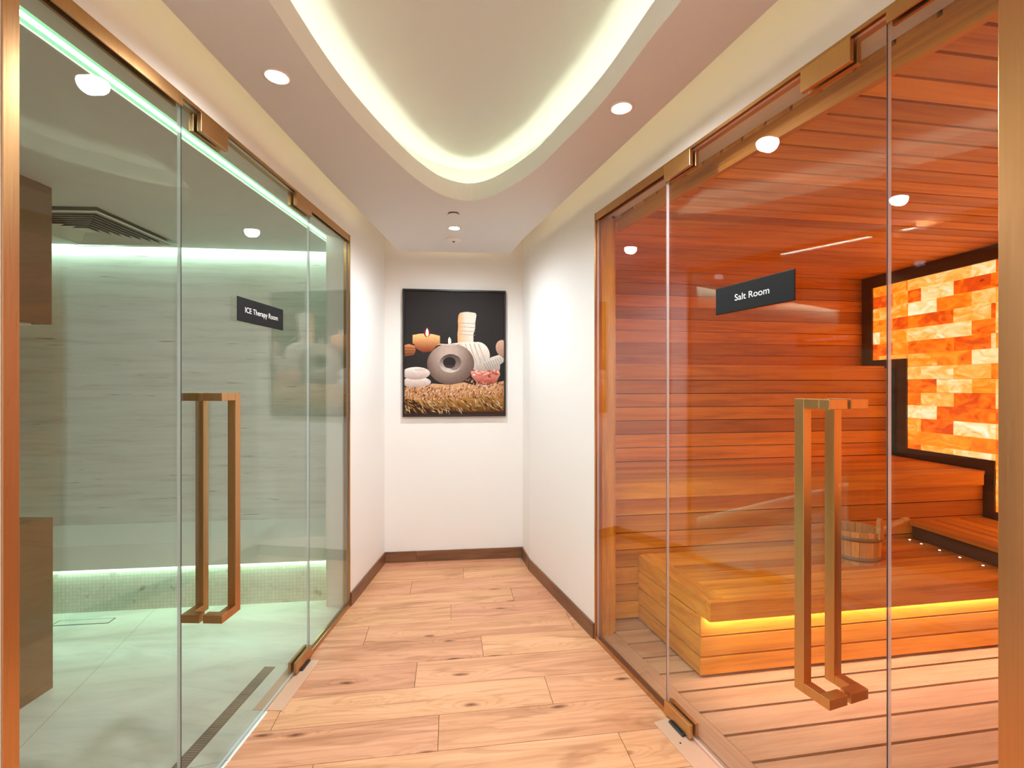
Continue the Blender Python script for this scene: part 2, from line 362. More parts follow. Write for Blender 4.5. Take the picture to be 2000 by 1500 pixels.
# floating soffit with the curved light well
def catmull(pts, n=10):
    out = []; k = len(pts)
    for i in range(k):
        p0, p1, p2, p3 = [Vector(pts[(i+j-1) % k]) for j in range(4)]
        for q in range(n):
            t = q/n
            out.append(.5*((2*p1)+(-p0+p2)*t+(2*p0-5*p1+4*p2-p3)*t*t+(-p0+3*p1-3*p2+p3)*t**3))
    return out
well = [(-.653, 1.236), (-.650, 1.40), (-.638, 1.60), (-.607, 1.82), (-.545, 2.10), (-.475, 2.33), (-.385, 2.505), (-.262, 2.589),
        (-.142, 2.552), (-.02, 2.42), (.115, 2.212), (.212, 1.987), (.29, 1.797), (.35, 1.620), (.415, 1.371), (.455, 1.236),
        (.52, .95), (.57, .55), (.58, .1), (.53, -.4), (.36, -.9), (.05, -1.15), (-.3, -1.1), (-.55, -.8), (-.66, -.3), (-.68, .3), (-.665, .85)]
W = catmull(well, 6)
def offset(W, d):
    out = []; k = len(W)
    for i in range(k):
        t = (W[(i+1) % k]-W[i-1]).normalized(); out.append(W[i]+Vector((-t.y, t.x))*d)
    return out
# W runs clockwise: left edge far -> right edge near; outward normal = (-t.y, t.x)
SZ, LIP, UC = 2.47, 2.568, 2.70
outer = [(-.881, 3.565), (-.017, 3.644), (.0798, 3.264), (.373, 2.333), (.714, 1.236), (1.86, -2.45), (-1.03, -2.45), (-.941, 1.236), (-.92, 2.365), (-.892, 3.16)]
def ring_face(bm, loops, z):
    es = []
    for lp in loops:
        vs_ = [bm.verts.new((p[0], p[1], z)) for p in lp]
        es += [bm.edges.new((vs_[i], vs_[(i+1) % len(vs_)])) for i in range(len(vs_))]
    r = bmesh.ops.triangle_fill(bm, use_beauty=True, edges=es)
def ribbon(bm, a, b, za, zb):
    k = len(a)
    va = [bm.verts.new((p[0], p[1], za)) for p in a]; vb = [bm.verts.new((p[0], p[1], zb)) for p in b]
    for i in range(k): bm.faces.new((va[i], va[(i+1) % k], vb[(i+1) % k], vb[i]))
WB = offset(W, .02); WC = offset(W, .125)
bm = NB()
ring_face(bm, [outer, W], SZ); ring_face(bm, [outer, WC], SZ+.03)
ribbon(bm, outer, outer, SZ, SZ+.03)
bmesh.ops.remove_doubles(bm, verts=list(bm.verts), dist=1e-5)
so = obj('ceiling', bm, M['soffit']); tag(so, 'floating ceiling panel with a curved glowing light well', 'ceiling', kind='structure')
bm = NB(); ribbon(bm, W, W, SZ, LIP); ribbon(bm, W, WB, LIP, LIP); ribbon(bm, WB, WB, LIP, SZ+.012); ribbon(bm, WB, WC, SZ+.012, SZ+.012)
bmesh.ops.remove_doubles(bm, verts=list(bm.verts), dist=1e-5)
obj('well_lip', bm, M['cove'], parent=so)
bm = NB(); ribbon(bm, WC, WC, SZ+.012, UC)
vv = [bm.verts.new((p[0], p[1], UC)) for p in WC]; bm.faces.new(vv)
bmesh.ops.remove_doubles(bm, verts=list(bm.verts), dist=1e-5)
obj('well_ceiling', bm, M['wellceil'], parent=so)
bm = NB(); ribbon(bm, offset(W, .045), offset(W, .060), SZ+.03, SZ+.03)
o = obj('led_strip', bm, M['cove_e'])
tag(o, 'warm white light strip hidden in the curved ceiling well', 'light strip')
bm = NB(); box(bm, -1.35, 2.4, -2.62, 4.1, WZ, WZ+.05)
tag(obj('ceiling', bm, M['paint']), 'upper ceiling hidden above the floating panel', 'ceiling', kind='structure')

for _n, _pts in (('left', [(-1.01, -2.4), (-.921, 1.236), (-.895, 2.365), (-.868, 3.16)]), ('end', [(-.84, 3.535), (-.055, 3.605)]), ('right', [(.045, 3.24), (.338, 2.32), (.679, 1.225), (1.82, -2.4)])):  # unseen strips added along the soffit edges to fill the upper walls
    bm = NB()
    for a, b in zip(_pts, _pts[1:]):
        a, b = Vector(a), Vector(b); q = (b-a).normalized(); q = Vector((-q.y, q.x))*.006
        prism(bm, [tuple(a-q), tuple(b-q), tuple(b+q), tuple(a+q)], SZ+.031, SZ+.037)
    tag(obj('led_strip', bm, M['perim_fill_e']), f'faint warm fill light strip, added unseen on top of the floating ceiling, {_n} edge', 'light strip')
# downlights
def downlight(x, y, label, energy=SPOT_W, z=SZ, group='recessed downlights in the corridor ceiling'):
    t = empty('recessed_downlight', (x, y, z)); tag(t, label, 'downlight', group)
    bm = NB(); lathe(bm, [(.046, -.0005), (.045, -.004), (.033, -.004), (.031, .0)], 40, cap=False); obj('trim_ring', bm, M['white'], parent=t, smooth=True)
    bm = NB(); bmesh.ops.create_circle(bm, cap_ends=True, segments=32, radius=.031); bmesh.ops.translate(bm, vec=(0, 0, -.0022), verts=list(bm.verts)); obj('lens', bm, M['lamp_e'], parent=t)
    ld = bpy.data.lights.new('downlight_beam', 'SPOT'); ld.energy = energy; ld.color = SPOT_COL; ld.spot_size = math.radians(168); ld.spot_blend = 1.0; ld.shadow_soft_size = .035
    lo = bpy.data.objects.new('downlight_beam', ld); C.objects.link(lo); lo.parent = t; lo.location = (0, 0, -.012)
    return t
downlight(-.786, 1.542, 'bright round downlight left of the curved light well')
downlight(.408, 1.717, 'bright round downlight right of the curved light well')
downlight(-.380, 3.04, 'small round downlight above the spa poster, between two ceiling discs')
downlight(-.84, .15, 'unseen fill downlight added behind the camera near the left wall')  # this and the next two: fixtures out of view, added as fill
downlight(.95, -.1, 'unseen fill downlight added behind the camera near the right wall')
downlight(-.1, -1.7, 'unseen fill downlight added at the rear of the corridor behind the camera')
# ceiling discs
t = empty('sprinkler_cover', (-.353, 2.79, SZ)); tag(t, 'small flat round cover plate on the ceiling, nearer the light well', 'sprinkler cover')
bm = NB(); lathe(bm, [(.036, -.010), (.036, -.006)], 40); obj('cover_plate', bm, M['soffit'], parent=t, bevel=.001)
bm = NB(); lathe(bm, [(.033, -.006), (.033, 0)], 40); obj('shadow_gap', bm, M['black'], parent=t)
t = empty('smoke_detector', (-.416, 3.287, SZ)); tag(t, 'round ceiling detector with a dark centre, nearest the end wall', 'detector')
bm = NB(); lathe(bm, [(.030, -.014), (.052, -.010), (.060, -.004), (.061, 0)], 48); obj('detector_body', bm, M['white'], parent=t, smooth=True)
bm = NB(); lathe(bm, [(.008, -.018), (.009, -.013)], 24); obj('sensor', bm, M['black'], parent=t)

# ------------------------------------------------------------ glass fronts
def pane(name, frame, x0, x1, z0, z1, gm, em, parent, yc, th=.012):
    bm = NB(); box(bm, x0, x1, yc-th/2, yc+th/2, z0, z1)
    bm.faces.ensure_lookup_table()
    bm.normal_update()
    for f in bm.faces:
        n = f.normal; f.material_index = 0 if abs(n.y) > .5 else 1
    return obj(name, bm, [gm, em], parent=parent)
def glass_front(side):
    """side -1: left front (corridor is local -y); +1: right front (corridor is local +y)"""
    left = side < 0
    O_, A_ = (OL, AL) if left else (OR, AR); s = sL if left else sR
    near, d0, d1, far = ((1.031, 1.529, 2.432, 2.966) if left else (.966, 1.1787, 2.010, 2.588))
    gm, em = (M['glass_l'], M['edge']) if left else (M['glass_r'], M['edge_r'])
    yc = .012 if left else -.012                  # glass sits just inside the wall face
    nm = 'ice room' if left else 'salt room'; sd = 'left' if left else 'right'
    def y(a, b):                                  # a..b measured from the corridor face into the room
        return (a, b) if left else (-b, -a)
    # bronze frame: posts, header, sill
    t = empty('trim_1' if left else 'trim_2', O_, A_); tag(t, f'slim bronze frame around the {nm} glass front', 'frame', kind='structure')
    bm = NB(); box(bm, s(.9975 if left else .9285), s(near), *y(-.012 if not left else -.004, .10), 0, TOP); obj('near_post', bm, M['bronze'], parent=t, bevel=.001)
    bm = NB(); box(bm, s(far), s(far)+.013, *y(-.004, .035), 0, TOP); obj('far_post', bm, M['bronze'], parent=t)
    bm = NB(); box(bm, s(near), s(far), *y(-.002, .045), TOP-.012, TOP)
    for a, b in ((near, d0-.004), (d1+.004, far)): box(bm, s(a), s(b), *y(-.002, .003), TOP-.042, TOP-.012); box(bm, s(a), s(b), *y(.021, .03), TOP-.042, TOP-.012)
    obj('header_channel', bm, M['bronze'], parent=t)
    bm = NB()
    for a, b in ((near, d0-.004), (d1+.004, far)): box(bm, s(a), s(b), *y(-.002, .003), 0, .024); box(bm, s(a), s(b), *y(.021, .030), 0, .024)
    obj('sill_channel', bm, M['bronze'], parent=t)
    # fixed lights
    k = 1 if left else 3
    for i, (a, b, wh) in enumerate(((near, d0-.004, 'nearest the camera'), (d1+.004, far, 'farthest from the camera'))):
        wdw = empty(f'window_{k+i}', O_, A_); tag(wdw, f'fixed glass panel of the {nm} front, {wh}', 'glass panel', kind='structure')
        pane('glass_pane', None, s(a), s(b), .004, TOP-.013, gm, em, wdw, yc)
    # door
    dr = empty('door_1' if left else 'door_2', O_, A_); tag(dr, f'frameless glass door of the {nm} with long bronze handles', 'glass door', kind='structure')
    pane('glass_pane', None, s(d0), s(d1), .012, TOP-.016, gm, em, dr, yc)
    bm = NB()
    for a_ in (s(d0)-.0022, s(d1)+.0012): box(bm, a_, a_+.001, *y(.0056, .0078), .012, TOP-.016)
    obj('dark_gap_strip', bm, M['black'], parent=dr)  # thin black strips stand in for the dark reflections in the door gaps
    hb = M['bronze'] if left else M['brass']
    # pivot clamps at the far (hinge) edge
    for nme, z0, z1 in (('top_pivot_clamp', TOP-.080, TOP-.014), ('bottom_pivot_clamp', .012, .066)):
        bm = NB(); box(bm, s(d1)-.165, s(d1)-.001, *y(-.010, .0052), z0, z1); box(bm, s(d1)-.165, s(d1)-.001, *y(.0188, .034), z0, z1)
        obj(nme, bm, hb, parent=dr, bevel=.0015)
    # lock patch near the free edge
    lx0, lx1 = (s(1.60), s(1.745)) if left else (s(1.255), s(1.395))
    bm = NB(); box(bm, lx0, lx1, *y(-.010, .0052), TOP-.082, TOP-.016); box(bm, lx0, lx1, *y(.0188, .034), TOP-.082, TOP-.016)
    obj('top_lock_patch', bm, hb, parent=dr, bevel=.0015)
    # handles: near stub, arm along the glass, tall bar
    hx = s(1.629) if left else s(1.271); z0, z1 = (.593, 1.408) if left else (.552, 1.398)
    D, LN, b = .070, .106, .030
    for outsd in (True, False):
        bm = NB()
        ga, gb = (0.0055, -D+.006) if outsd else (.0185, D+.018)
        lo, hi = min(ga, gb), max(ga, gb); bo = gb; bi = gb + (b if outsd else -b)
        e0, e1 = min(bo, bi), max(bo, bi)
        for za, zb in ((z0, z0+.028), (z1-.028, z1)):
            box(bm, hx, hx+b, *y(lo, hi), za, zb)
            box(bm, hx+b, hx+LN-b, *y(e0, e1), za, zb)
        box(bm, hx+LN-b, hx+LN, *y(e0, e1), z0, z1)
        h = obj('door_handle', bm, hb, parent=dr, bevel=.0012)
    return dr
glass_front(-1); glass_front(1)

# pivot feet, floor plates
def plate(name, O_, A_, x0, x1, y0, y1, z, m, label, cat, screws=()):
    t = empty(name, O_, A_); tag(t, label, cat)
    bm = NB(); box(bm, x0, x1, y0, y1, .0005, z); pl = obj('plate', bm, m, parent=t, bevel=.0006)
    for sx, sy in screws:
        bm = NB(); lathe(bm, [(.004, z), (.004, z+.0008)], 16, ctr=(sx, sy)); obj('screw', bm, M['black'], parent=pl)
plate('floor_closer_plate', OL, AL, sL(2.03), sL(2.40), -.066, .068, .003, M['plate_m'], 'rectangular metal floor closer plate under the ice room door hinge', 'floor plate')
plate('floor_closer_plate', OR, AR, sR(1.30), sR(1.985), -.030, .082, .003, M['plate_m'], 'polished metal floor closer plate under the salt room door hinge', 'floor plate', ((sR(1.86), .05), (sR(1.70), -.02)))
for O_, A_, s_, yy, nm in ((OL, AL, sL(2.40), (-.022, .012), 'ice'), (OR, AR, sR(1.97), (-.012, .024), 'salt')):
    bm = NB(); box(bm, s_-.095, s_-.005, *yy, .0035, .011)
    tag(obj('pivot_foot', bm, M['black'], loc=O_, rz=A_, bevel=.004), f'black pivot foot under the {nm} room door hinge clamp', 'pivot')
bm = NB(); box(bm, sL(1.04), sL(2.02), -.006, .0, .0005, .004)
tag(obj('trim_3', bm, M['signtext'], loc=OL, rz=AL), 'white sealant line under the ice room glass', 'sealant', kind='structure')

# door signs
def sign(O_, A_, left, sa, sb, z0, z1, text, tw, capz, label):
    t = empty('door_sign', O_, A_); tag(t, label, 'sign', 'black name signs on the glass doors')
    yf = (-.0005 + .006 - .0035, .006-.0005) if left else (-.0055, -.002)
    ya, yb = (.0015, .0058) if left else (-.0058, -.0015)
    bm = NB(); box(bm, sa, sb, ya, yb, z0, z1); obj('sign_plate', bm, M['signblack'], parent=t, bevel=.003)
    cu = bpy.data.curves.new('txt', 'FONT'); cu.body = text; cu.align_x = 'CENTER'; cu.align_y = 'CENTER'; cu.size = .034; cu.extrude = .0002
    to = bpy.data.objects.new('txt', cu); C.objects.link(to); bpy.context.view_layer.update()
    me = bpy.data.meshes.new_from_object(to); bpy.data.objects.remove(to)
    xs = [v.co.x for v in me.vertices]; sc = tw/(max(xs)-min(xs)); mid = (max(xs)+min(xs))/2
    me.materials.clear(); me.materials.append(M['signtext'])
    o = bpy.data.objects.new('lettering', me); C.objects.link(o); o.parent = t
    # text reads left to right from the corridor
    if left:   # local +x is away from camera = rightwards in view; corridor on -y
        o.rotation_euler = (math.pi/2, 0, 0); o.location = ((sa+sb)/2 - mid*sc, ya-.0003, capz)
    else:      # corridor on +y; rightwards in view is local -x
        o.rotation_euler = (math.pi/2, 0, math.pi); o.location = ((sa+sb)/2 + mid*sc, yb+.0003, capz)
    o.scale = (sc, .95, 1)
    return t
sign(OL, AL, True, sL(1.821), sL(2.164), 1.691, 1.789, 'ICE Therapy Room', .246, 1.740, 'black sign with white words ICE Therapy Room on the left door')
sign(OR, AR, False, sR(1.421), sR(1.733), 1.698, 1.797, 'Salt Room', .1446, 1.747, 'black sign with white words Salt Room on the right door')

# ------------------------------------------------------------ poster on the end wall
PX0, PX1, PZ0, PZ1 = (-.8823/math.cos(EA)), (-.0539/math.cos(EA)), 1.175, 2.206
t = empty('framed_poster', EO, EA); tag(t, 'black framed spa poster of candles, stone burner and herbal compresses on the end wall', 'poster')
bm = NB(); fw = .014
box(bm, PX0, PX1, -.032, -.001, PZ0, PZ0+fw); box(bm, PX0, PX1, -.032, -.001, PZ1-fw, PZ1)
box(bm, PX0, PX0+fw, -.032, -.001, PZ0+fw, PZ1-fw); box(bm, PX1-fw, PX1, -.032, -.001, PZ0+fw, PZ1-fw)
obj('picture_frame', bm, M['black'], parent=t, bevel=.0015)
bm = NB(); col = bm.loops.layers.float_color.new('Col')
def st(x, y):
    a = (x-88)/1072; yt = 80+32*a; yb_ = 1415+3*a; b = (yb_-y)/(yb_-yt)
    a = min(max(a, .018), .982); b = min(max(b, .014), .986)
    return PX0+a*(PX1-PX0), PZ0+b*(PZ1-PZ0)
lay = [0]
def lin(c): return tuple((v/255)**2.2 for v in c)
def shape(pts, cf, center=None):
    lay[0] += 1; yy = -.020 - .00004*lay[0] if lay[0] < 60 else -.0226
    P = [(p[0], p[1]) for p in pts]
    cx = center[0] if center else sum(p[0] for p in P)/len(P); cy_ = center[1] if center else sum(p[1] for p in P)/len(P)
    f_ = cf if callable(cf) else (lambda x, y: cf)
    rings = []
    for k in (0.0, .35, .7, 1.0):
        rings.append([((cx+(p[0]-cx)*k), (cy_+(p[1]-cy_)*k)) for p in P] if k else [(cx, cy_)])
    vr = []
    for r in rings:
        vr.append([(bm.verts.new((st(*p)[0], yy, st(*p)[1])), f_(*p)) for p in r])
    n = len(P)
    def face(vs_):
        if len({tuple(v[0].co) for v in vs_}) < 3: return
        f = bm.faces.new([v[0] for v in vs_])
        for l_, v in zip(f.loops, vs_): l_[col] = (*lin(v[1]), 1)
    for i in range(n):
        j = (i+1) % n
        face([vr[0][0], vr[1][i], vr[1][j]])
        for a, b in ((1, 2), (2, 3)): face([vr[a][i], vr[b][i], vr[b][j], vr[a][j]])
def ell(cx, cy_, rx, ry, n=32, rot=0, a0=0, a1=360):
    o_ = []
    for i in range(n):
        a = math.radians(a0+(a1-a0)*i/(n if a1-a0 == 360 else n-1)); x, y = rx*math.cos(a), ry*math.sin(a)
        r = math.radians(rot); o_.append((cx+x*math.cos(r)-y*math.sin(r), cy_+x*math.sin(r)+y*math.cos(r)))
    return o_
def lerp(a, b, t): t = min(max(t, 0), 1); return tuple(x+(y-x)*t for x, y in zip(a, b))
def grad(a, b, x0, x1, ax=0): return lambda x, y: lerp(a, b, ((x, y)[ax]-x0)/(x1-x0))
shape([(60, 60), (1200, 60), (1200, 1440), (60, 1440)], (46, 41, 40))
shape([(60, 1100), (60, 1440), (1200, 1440), (1200, 1060), (900, 1100)], (60, 38, 26))
shape([(60, 665), (150, 655), (215, 675), (220, 730), (200, 770), (60, 785)], grad((120, 70, 45), (225, 140, 90), 780, 650, 1))
for q in range(3): shape([(60, 690+q*30), (215, 698+q*26), (215, 704+q*26), (60, 698+q*30)], (110, 62, 40))
shape([(190, 562), (260, 550), (330, 548), (400, 556), (470, 574), (470, 665), (430, 680), (385, 735), (300, 745), (228, 705), (210, 660), (190, 650)], grad((255, 196, 130), (120, 48, 26), 560, 745, 1), (330, 600))
shape(ell(337, 530, 34, 56), grad((46, 41, 40), (150, 30, 25), 480, 560, 1)); shape([(337, 488), (352, 520), (355, 560), (340, 585), (322, 560), (325, 520)], (255, 232, 215))
# tall compress and its dome
shape([(662, 360), (680, 335), (720, 328), (755, 325), (800, 332), (840, 338), (850, 360), (838, 440), (836, 500), (818, 560), (818, 650), (655, 650), (652, 560), (660, 480), (656, 420)], grad((246, 160, 105), (226, 212, 198), 665, 740), (750, 480))
for q, yy in enumerate((440, 480, 522, 560)): shape([(656, yy-4), (838, yy+8), (838, yy+13), (656, yy+2)], (170, 140, 122))
shape(ell(860, 790, 132, 150), grad((238, 222, 208), (175, 160, 150), 690, 930, 1))
shape([(590, 655), (700, 642), (830, 640), (900, 670), (870, 940), (760, 900)], grad((240, 224, 208), (190, 172, 160), 650, 900, 1))
for q in range(4): shape([(730+q*45, 660), (738+q*45, 655), (812+q*52, 900), (806+q*52, 905)], (178, 158, 146))
# far right compress
shape(ell(1132, 712, 75, 92, rot=-25), grad((214, 170, 145), (160, 118, 98), 640, 800, 1))
shape([(840, 905), (1010, 800), (1085, 778), (1200, 812), (1200, 900), (1100, 930), (960, 960), (870, 950)], grad((222, 210, 200), (160, 144, 134), 780, 960, 1))
for q in range(9): shape([(925+q*24, 868-q*9), (931+q*24, 864-q*9), (972+q*22, 940-q*8), (966+q*22, 944-q*8)], (150, 132, 122))
shape([(1100, 880), (1200, 850), (1200, 1070), (1090, 1060)], (40, 42, 34))
# stone burner
def bowlc(x, y): return lerp((192, 166, 152), (104, 82, 72), ((x-560)**2/60000+(y-760)**2/90000))
bp = [p for p in ell(582, 868, 245, 215, 48)]
bp = [(x, max(y, 658)) for x, y in bp]
shape(bp, bowlc, (560, 800))
shape([(436, 664), (470, 655), (570, 662), (690, 655), (712, 664), (570, 676)], (205, 180, 165))
shape([(568, 586), (584, 610), (588, 640), (580, 662), (560, 662), (554, 640), (556, 606)], (250, 226, 212))
shape(ell(580, 862, 114, 97), grad((78, 62, 58), (206, 190, 180), 780, 930, 1))
shape(ell(620, 855, 72, 78), grad((90, 74, 70), (140, 122, 114), 790, 920, 1))
shape(ell(568, 850, 66, 54), (44, 36, 34))
shape(ell(570, 872, 60, 40, a0=10, a1=170, n=12), (60, 50, 47))
# white stones
def stone(y0): return grad((246, 230, 220), (176, 150, 140), y0-50, y0+62, 1)
shape(ell(228, 1055, 150, 56), stone(1055)); shape(ell(222, 962, 146, 66), stone(962)); shape(ell(270, 925, 60, 14), (214, 194, 184))
# straw mat
def strokes(n, y0, y1, cols, ang, ln, wd, amp=25):
    lay[0] += 1
    for _ in range(n):
        x = random.uniform(100, 1140); y = random.uniform(y0, y1) - (28 if x > 700 else 0); a = math.radians(random.uniform(ang-amp, ang+amp)); l_ = random.uniform(.5, 1)*ln
        dx, dy = math.cos(a)*l_, math.sin(a)*l_; nx, ny = -math.sin(a)*wd, math.cos(a)*wd
        c = random.choice(cols); yy = -.0228 - random.uniform(0, .0012)
        pts = [(x-dx, y-dy), (x+nx, y+ny), (x+dx, y+dy), (x-nx, y-ny)]
        vs_ = [bm.verts.new((st(*p)[0], yy, st(*p)[1])) for p in pts]
        if len({tuple(round(k, 5) for k in v.co) for v in vs_}) < 4: continue
        f = bm.faces.new(vs_)
        for l2 in f.loops: l2[col] = (*lin(c), 1)
shape([(60, 1110), (330, 1105), (390, 1070), (580, 1085), (720, 1060), (840, 1095), (1060, 1080), (1200, 1050), (1200, 1260), (60, 1230)], grad((214, 160, 116), (176, 118, 76), 1080, 1250, 1))
shape([(190, 1220), (700, 1215), (1200, 1225), (1200, 1370), (700, 1370), (330, 1330)], grad((184, 128, 66), (92, 60, 32), 1225, 1370, 1))
shape([(60, 1380), (1200, 1375), (1200, 1440), (60, 1440)], (70, 42, 28))
strokes(520, 1100, 1240, [(228, 178, 134), (206, 146, 100), (150, 96, 62), (96, 58, 38), (236, 196, 158)], -60, 22, 5)
strokes(230, 1225, 1380, [(196, 144, 76), (226, 178, 116), (120, 82, 40), (60, 40, 26), (170, 116, 60)], 35, 48, 4)
strokes(60, 1250, 1380, [(214, 200, 186), (60, 44, 36), (40, 30, 26)], 60, 40, 4)
# pink salt dish
shape([(790, 945), (860, 938), (980, 940), (1096, 955), (1100, 985), (1062, 1060), (990, 1096), (900, 1100), (850, 1062), (800, 1000)], grad((232, 152, 136), (150, 70, 56), 940, 1100, 1))
def chunk(x, y, rr, c):
    pts = [(x+rr*random.uniform(.6, 1)*math.cos(a*1.05), y+rr*.7*random.uniform(.6, 1)*math.sin(a*1.05)) for a in range(6)]
    vs_ = [bm.verts.new((st(*p)[0], -.0243-random.uniform(0, .0006), st(*p)[1])) for p in pts]
    f = bm.faces.new(vs_)
    for l2 in f.loops: l2[col] = (*lin(c), 1)
for _ in range(46): chunk(random.uniform(815, 1085), random.uniform(942, 985), random.uniform(12, 26), random.choice([(238, 168, 150), (206, 110, 92), (246, 196, 180), (170, 80, 64)]))
for _ in range(26): chunk(random.uniform(870, 1040), random.uniform(990, 1075), random.uniform(10, 22), random.choice([(190, 92, 72), (214, 124, 104), (140, 60, 46)]))
for _ in range(14): chunk(random.uniform(735, 820), random.uniform(1020, 1060), random.uniform(8, 18), random.choice([(220, 150, 124), (150, 96, 74), (60, 40, 34)]))
shape([(860, 1085), (900, 1094), (980, 1092), (984, 1100), (900, 1106), (862, 1096)], (232, 226, 226))
# bring the dish in front of the straw
me_print = obj('print', bm, M['print'], parent=t)

# ------------------------------------------------------------ ice room
IA = math.atan(.112)
def ice(name, bm, m, label=None, cat=None, kind=None, bevel=0, parent=None, **k):
    o = obj(name, bm, m, rz=0 if parent else IA, bevel=bevel, parent=parent); 
    if label: tag(o, label, cat, kind=kind)
    return o
def ice_clip(bm, d=.14, fill=True):      # cut at the inner face of the left wall (ice local frame)
    n = Vector((1, -.02889, 0)).normalized(); p = Vector((-1.135, 0, 0)) - n*d
    R = Matrix.Rotation(-IA, 4, 'Z'); clip(bm, R @ p, R @ n, fill)
bm = NB(); prism(bm, [(-4.4, -.5), (-.5, -.5), (-.5, 3.6), (-4.4, 3.6)], -.04, .0015); ice_clip(bm, .001)
ice('floor', bm, M['marble'], 'pale veined stone floor of the ice room', 'floor', 'structure')
bm = NB(); box(bm, -4.4, -.6, 3.592, 3.70, -.04, 2.70); ice_clip(bm, .14)
ice('wall_ice_far', bm, M['travertine'], 'travertine wall at the back of the ice room', 'wall', 'structure')
bm = NB(); box(bm, -4.5, -4.3, -.6, 3.7, -.04, 2.70); ice('wall_ice_left', bm, M['travertine'], 'travertine side wall of the ice room', 'wall', 'structure')
bm = NB(); box(bm, -4.4, -1.13, -.62, -.5, -.04, 2.70); ice('wall_ice_near', bm, M['travertine'], 'near wall of the ice room', 'wall', 'structure')
# ceiling with wall-wash gap at the back and the light slot beside the glass
bm = NB(); prism(bm, [(-4.4, -.5), (-.5, -.5), (-.5, 3.52), (-4.4, 3.52)], 2.41, 2.43); ice_clip(bm, .232)
ice('ceiling', bm, M['soffit'], 'flat ceiling of the ice room with a glowing gap at the back wall', 'ceiling', 'structure')
bm = NB(); prism(bm, [(-4.4, -.5), (-.5, -.5), (-.5, 3.6), (-4.4, 3.6)], 2.62, 2.64); ice_clip(bm, .232)
ice('ceiling', bm, M['soffit'], 'upper ceiling above the ice room', 'ceiling', 'structure')
bm = NB(); box(bm, -4.3, -.5, 3.515, 3.53, 2.432, 2.447); ice_clip(bm, .24)
ice('led_strip', bm, M['ice_cove_e'], 'green white light strip above the back wall of the ice room', 'light strip')
# light slot
t = empty('slot_light', OL, AL); tag(t, 'long green white slot light along the ice room ceiling by the glass', 'light')
bm = NB(); x0, x1 = sL(.1), sL(3.16)
box(bm, x0, x1, .1405, .152, 2.405, 2.48); box(bm, x0, x1, .222, .232, 2.408, 2.48); box(bm, x0, x1, .152, .222, 2.47, 2.48); box(bm, x0-.01, x0, .1405, .232, 2.408, 2.48); box(bm, x1, x1+.01, .1405, .232, 2.408, 2.48)
obj('channel', bm, M['pier'], parent=t)
bm = NB(); box(bm, x0, x1, .153, .221, 2.414, 2.420); obj('diffuser', bm, M['ice_d'], parent=t)
bm = NB(); box(bm, x0, x1, .179, .196, 2.4095, 2.4135); obj('led_core', bm, M['ice_e'], parent=t)
# pier lining
bm = NB(); box(bm, sL(2.9785), sL(2.9785)+.012, .03, .155, 0, 2.405)
tag(obj('wall_ice_pier', bm, M['pier'], loc=OL, rz=AL), 'pale pier at the far end of the ice room glass', 'wall', kind='structure')
# bench
t = empty('stone_bench', (0, 0, 0), IA); tag(t, 'pale stone bench with mosaic plinth along the back of the ice room', 'bench')
bm = NB(); box(bm, -4.3, -.6, 3.13, 3.592, .285, .44); ice_clip(bm); ice('seat_slab', bm, M['benchstone'], parent=t, bevel=.003)
bm = NB(); box(bm, -4.3, -.6, 3.185, 3.592, .001, .285); ice_clip(bm); ice('mosaic_plinth', bm, M['mosaic'], parent=t)
bm = NB(); box(bm, -4.3, -.6, 3.160, 3.184, .279, .2848); ice_clip(bm, .145)
ice('led_strip', bm, M['ice_bench_e'], 'green white light strip under the stone bench edge', 'light strip')
# ice fountain: hanging chute and basin
t = empty('ice_basin', (-2.5, 1.75, 0)); tag(t, 'brown box basin standing on the ice room floor', 'basin')
bm = NB()
box(bm, -.45, .325, -.7, .435, .0, .04)
vs0 = box(bm, -.45, .325, -.7, .435, .04, .81); obj('basin_body', bm, M['bronzepanel'], parent=t, bevel=.003)
bm = NB(); box(bm, -.40, .275, -.65, .385, .8105, .8125); obj('basin_lid', bm, M['bronzepanel'], parent=t, bevel=.001)
t = empty('ice_chute', (-2.6, 1.85, 1.734)); tag(t, 'brown box chute hanging from the ice room ceiling', 'ice dispenser')
bm = NB(); box(bm, -.35, .324, -.8, .43, 0, .6755); obj('chute_body', bm, M['bronzepanel'], parent=t, bevel=.002)
bm = NB(); box(bm, -.30, .274, -.75, .38, -.012, 0); obj('chute_outlet', bm, M['pier'], parent=t, bevel=.002)
# square ceiling diffuser
t = empty('ceiling_vent', (-2.62, 2.84, 2.39), .045); tag(t, 'square ceiling air diffuser with nested louvres in the ice room', 'vent')
bm = NB(); H = .335
def sq(bm, r0, r1, z0, z1):      # square ring sloping between two radii
    a = [bm.verts.new((sx*r0, sy*r0, z0)) for sx, sy in ((-1,-1),(1,-1),(1,1),(-1,1))]; b = [bm.verts.new((sx*r1, sy*r1, z1)) for sx, sy in ((-1,-1),(1,-1),(1,1),(-1,1))]
    for i in range(4): bm.faces.new((a[i], a[(i+1) % 4], b[(i+1) % 4], b[i]))
sq(bm, H, H-.004, -.002, -.006); sq(bm, H-.004, H-.022, -.006, -.006)
obj('vent_frame', bm, M['pier'], parent=t)
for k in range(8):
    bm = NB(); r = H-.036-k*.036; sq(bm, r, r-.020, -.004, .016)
    for f in bm.faces: f.material_index = 1  # duct-side faces coloured black in place of the shade between blades
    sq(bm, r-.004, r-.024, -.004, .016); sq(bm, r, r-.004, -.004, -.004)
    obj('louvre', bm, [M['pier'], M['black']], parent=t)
bm = NB(); box(bm, -H+.004, H-.004, -H+.004, H-.004, .0185, .0195); obj('duct_back', bm, M['black'], parent=t)  # black sheet stands in for the darkness inside the duct
